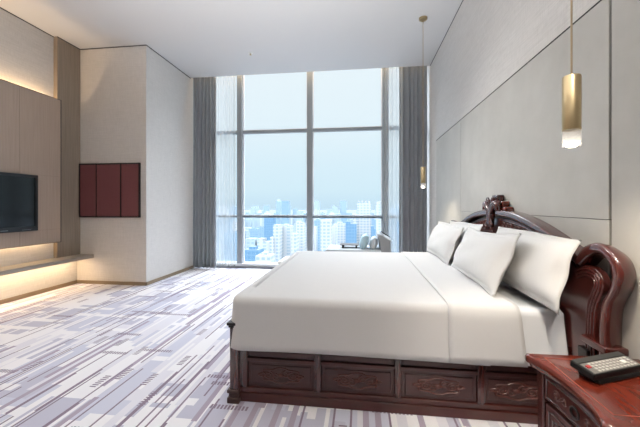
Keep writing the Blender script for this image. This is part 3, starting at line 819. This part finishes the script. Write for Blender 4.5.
def cushion(x, y, z, wx, wy, wz, tilt, m, lab):
    mb = MB(); n = 16
    c = Vector((x, y, z+wz/2)); e2 = Vector((math.sin(tilt), 0, math.cos(tilt))); e1 = Vector((0, 1, 0)); nn = Vector((-math.cos(tilt), 0, math.sin(tilt)))
    for side in (1, -1):
        mb.loft([[c+e1*(u*wy/2*(1-.06*(1-v*v)))+e2*(v*wz/2*(1-.06*(1-u*u)))+nn*(side*wx/2*(max(0, (1-u**4)*(1-v**4)))**.5)
                  for u in [-1+2*i/n for i in range(n+1)]] for v in [-1+2*j/n for j in range(n+1)]], closed=False, cap=False)
    o = emit('cushion', mb, m, smooth=180)
    bm = bmesh.new(); bm.from_mesh(o.data); bmesh.ops.remove_doubles(bm, verts=bm.verts, dist=.0005); bmesh.ops.recalc_face_normals(bm, faces=bm.faces); bm.to_mesh(o.data); bm.free(); o.data.shade_smooth()
    tag(o, lab, 'cushion', 'cushions on the daybed')
cushion(.065, 5.16, .515, .13, .38, .23, math.radians(20), m_blue_fab, 'pale blue cushion on the daybed, further from its raised end')
cushion(.215, 5.16, .515, .12, .36, .19, math.radians(18), m_lgrey_fab, 'small grey cushion leaning on the raised end of the daybed')
tr = thing('bed_tray', (-.16, 5.2, .523), 'small black tray table standing on the daybed seat', 'tray')
emit('tray_top', MB().box(-.32, -.02, 5.08, 5.32, .565, .578), m_black, tr, bevel=.003)
for (x, y) in ((-.27, 5.11), (-.06, 5.11), (-.27, 5.29), (-.06, 5.29)):
    emit('leg', MB().box(x-.014, x+.014, y-.01, y+.01, .523, .565), m_black, tr)
ot = thing('footstool', (-.9, 5.1, 0), 'low dark bench with white top, peeking out behind the foot of the bed', 'footstool')
emit('bench_base', MB().box(-1.24, -.62, 4.80, 5.35, .05, .305), m_bark, ot, bevel=.004)
emit('bench_top', MB().box(-1.26, -.60, 4.78, 5.37, .305, .335), m_white, ot, bevel=.008)
for (x, y) in ((-1.2, 4.84), (-1.2, 5.31), (-.66, 4.84), (-.66, 5.31)):
    emit('leg', MB().box(x-.02, x+.02, y-.02, y+.02, 0, .05), m_bark, ot)

# ================================================================== city outside
GZ = -150.0
def facade(name, wall, win, fh=3.6, bw=4.2, wf=.62, hf=.55, rough=.6):
    M = Mat(name, rough=rough); t = M.n('NewGeometry'); s = M.n('SeparateXYZ'); M.l(t.outputs['Position'], s.inputs[0])
    u = M.math('ADD', s.outputs['X'], s.outputs['Y'])
    a = M.math('LESS_THAN', M.math('FRACT', M.math('DIVIDE', M.math('ADD', u, 5000), bw)), wf)
    b = M.math('LESS_THAN', M.math('FRACT', M.math('DIVIDE', M.math('ADD', s.outputs['Z'], 5000), fh)), hf)
    nz = M.n('SeparateXYZ'); M.l(t.outputs['Normal'], nz.inputs[0])
    side = M.math('LESS_THAN', M.math('ABSOLUTE', nz.outputs['Z']), .5)
    f = M.math('MULTIPLY', M.math('MULTIPLY', a, b), side)
    M.base(M.mix(side, (wall[0]*.3, wall[1]*.32, wall[2]*.34, 1), M.mix(f, wall, win))); return M.m  # roof faces darkened in colour to offset the bright overhead sky
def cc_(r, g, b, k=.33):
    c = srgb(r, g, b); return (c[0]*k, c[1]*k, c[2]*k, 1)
FAC = {
 'white': facade('white_tower_facade', cc_(248, 251, 253), cc_(196, 220, 236)),
 'white2': facade('white_slab_facade', cc_(244, 249, 253), cc_(206, 228, 242), 3.4, 7.5, .5, .6),
 'pale': facade('pale_blue_facade', cc_(218, 236, 247), cc_(190, 217, 238), 4, 5, .6, .6),
 'blue': facade('blue_glass_facade', cc_(150, 194, 228), cc_(128, 180, 220), 4, 3.5, .8, .7),
 'mid': facade('sky_blue_facade', cc_(184, 216, 240), cc_(160, 202, 232), 4, 4, .7, .6),
 'haze': facade('hazed_blue_facade', cc_(196, 224, 243), cc_(186, 216, 239), 6, 9, .6, .6),  # distance haze painted into the colours of this and the next facade
 'haze2': facade('hazed_white_facade', cc_(216, 236, 248), cc_(202, 227, 244), 6, 9, .6, .6)}
WORD = {'white': 'white', 'white2': 'white', 'pale': 'pale blue', 'blue': 'deep blue glass', 'mid': 'sky-blue', 'haze': 'faint blue', 'haze2': 'faint white'}
m_cground = Mat('city_ground', (.045, .06, .075, 1), .9).m
tag(emit('city_ground', MB().box(-9000, 9000, 60, 11000, GZ-2, GZ), m_cground, smooth=0), 'hazy pale city ground far below the window', 'ground')['kind'] = 'structure'
def building(x0, x1, y, top, mat, lab, roof='box', depth=None, steps=()):
    w_ = x1-x0; d = depth or max(14, w_*.8); m = FAC[mat]
    t = thing('high_rise', ((x0+x1)/2, y+d/2, GZ), lab, 'building', 'high-rises outside the window')
    emit('tower_body', MB().box(x0, x1, y, y+d, GZ, top), m, t, smooth=0)
    xm = (x0+x1)/2
    if roof == 'box':
        emit('roof_block', MB().box(xm-w_*.22, xm+w_*.2, y+d*.25, y+d*.75, top, top+w_*.16), m, t, smooth=0)
    elif roof == 'fins':
        for k in range(4):
            a = x0+w_*(.08+.25*k); emit('roof_fin', MB().box(a, a+w_*.10, y, y+d, top, top+w_*.16), m, t, smooth=0)
    elif roof == 'dome':
        emit('roof_dome', MB().lathe(xm, y+d/2, [(w_*.42, top), (w_*.38, top+w_*.18), (w_*.22, top+w_*.34), (w_*.03, top+w_*.42)], 16), m, t)
    elif roof == 'notch':
        emit('roof_block', MB().box(x0, x0+w_*.45, y, y+d, top, top+w_*.22), m, t, smooth=0)
    for (a, b, z) in steps:
        emit('lower_wing', MB().box(a, b, y-2, y+d*.8, GZ, z), m, t, smooth=0)
    return t
CITY = [
  (-224.2, -203.6, 900.0, 14.1, 'mid', 'tallest sky-blue slab tower right of the left mullion, rising above the guard rail', 'none', []) ,
  (-159.5, -142.3, 520.0, -18.9, 'blue', 'deep blue glass tower left of the big stepped white tower', 'notch', []) ,
  (-249.4, -229.5, 800.0, -22.0, 'pale', 'pale domed tower behind the deep blue glass tower', 'dome', []) ,
  (-91.4, -84.3, 330.0, -19.4, 'white', 'big stepped white tower with lower wing, left of the middle mullion', 'none', [(-94.1, -90.3, -32.2)]) ,
  (-88.0, -75.2, 345.0, -21.4, 'white2', 'wide white gridded block joined to the right of the stepped white tower', 'box', []) ,
  (-64.9, -60.6, 300.0, -26.0, 'white', 'narrow low white tower between two white gridded blocks', 'none', []) ,
  (-76.7, -67.5, 380.0, -19.9, 'white', 'white tower with notched roof just left of the middle mullion', 'notch', []) ,
  (-74.6, -57.8, 420.0, -27.4, 'white2', 'white slab tower partly behind the middle mullion', 'box', []) ,
  (-200.7, -183.9, 560.0, -41.4, 'mid', 'sky-blue block beside the left mullion, above the low blue roofs', 'box', []) ,
  (-98.0, -84.1, 260.0, -36.2, 'blue', 'low broad blue block at the lower left corner of the big pane', 'box', []) ,
  (-121.6, -111.1, 330.0, -34.6, 'pale', 'pale blue mid-height block above the low broad blue one', 'none', []) ,
  (-108.9, -94.7, 330.0, -37.6, 'white2', 'white apartment block with stepped roof below the blue glass tower', 'notch', []) ,
  (-77.1, -66.0, 230.0, -36.2, 'white', 'lowest white rooftop at the foot of the big left pane', 'box', []) ,
  (-161.9, -154.1, 420.0, -33.6, 'pale', 'pale narrow block touching the left mullion', 'box', []) ,
  (-67.7, -57.3, 470.0, -20.3, 'mid', 'sky-blue tower with dotted windows right of the middle mullion', 'box', []) ,
  (-40.7, -29.8, 330.0, -13.8, 'white', 'first tall white tower right of the dotted sky-blue tower', 'none', []) ,
  (-32.5, -26.8, 360.0, -21.9, 'white2', 'slim white tower behind the tray table', 'box', []) ,
  (-35.6, -19.7, 440.0, -24.2, 'white', 'white gridded tower left of the blue glass block at right', 'box', []) ,
  (-17.9, -4.3, 400.0, -21.8, 'blue', 'blue glass block at the foot of the crowned white tower', 'notch', []) ,
  (-4.0, 14.5, 430.0, 4.5, 'white', 'tallest white tower crowned with fins at the right of the window', 'fins', [(-9.3, -3.3, -10.2)]) ,
  (17.5, 22.3, 520.0, -31.7, 'blue', 'thin blue glass sliver right of the crowned white tower', 'none', []) ,
  (20.2, 29.3, 400.0, 5.5, 'white2', 'white tower with blue openings beside the right mullion', 'box', []) ,
  (32.0, 47.1, 420.0, -9.7, 'pale', 'pale tower veiled by the right sheer curtain', 'box', []) ,
  (-165.0, -156.9, 400.0, -20.3, 'white', 'white tower between the left sheer curtain and the left mullion', 'box', []) ,
  (-203.2, -189.9, 430.0, -13.6, 'pale', 'pale tower veiled by the left sheer curtain, leftmost one', 'box', []) ,
  (-167.8, -156.1, 380.0, -31.7, 'mid', 'sky-blue block veiled by the left sheer curtain', 'box', []) ,
]
for (x0, x1, y, z, m, lab, roof, st) in CITY: building(x0, x1, y, z, m, lab, roof, steps=st)
ORD = ['first', 'second', 'third', 'fourth', 'fifth', 'sixth', 'seventh', 'eighth', 'ninth', 'tenth', 'eleventh', 'twelfth', 'thirteenth', 'fourteenth', 'fifteenth', 'sixteenth',
       'seventeenth', 'eighteenth', 'nineteenth', 'twentieth', 'twenty-first', 'twenty-second', 'twenty-third', 'twenty-fourth', 'twenty-fifth', 'twenty-sixth', 'twenty-seventh', 'twenty-eighth', 'twenty-ninth', 'thirtieth']
def row(y, xa, xb, n, zlo, zhi, mats, name, seed):
    r = random.Random(seed); st = (xb-xa)/n
    for k in range(n):
        w_ = st*r.uniform(.7, .93); x = xa+st*k+r.uniform(0, .06)*st; m = r.choice(mats)
        building(x, x+w_, y+r.uniform(-.06, .06)*y, r.uniform(zlo, zhi) if r.random() > .15 else zhi*1.0+abs(zhi-zlo)*.35, m,
                 f'{WORD[m]} high-rise, {ORD[k]} from the left in the {name}', r.choice(['box', 'none', 'notch', 'none', 'dome']))
row(640, -310, 90, 22, -62, -28, ['white', 'pale', 'mid', 'white2', 'blue'], 'middle row of city blocks', 5)
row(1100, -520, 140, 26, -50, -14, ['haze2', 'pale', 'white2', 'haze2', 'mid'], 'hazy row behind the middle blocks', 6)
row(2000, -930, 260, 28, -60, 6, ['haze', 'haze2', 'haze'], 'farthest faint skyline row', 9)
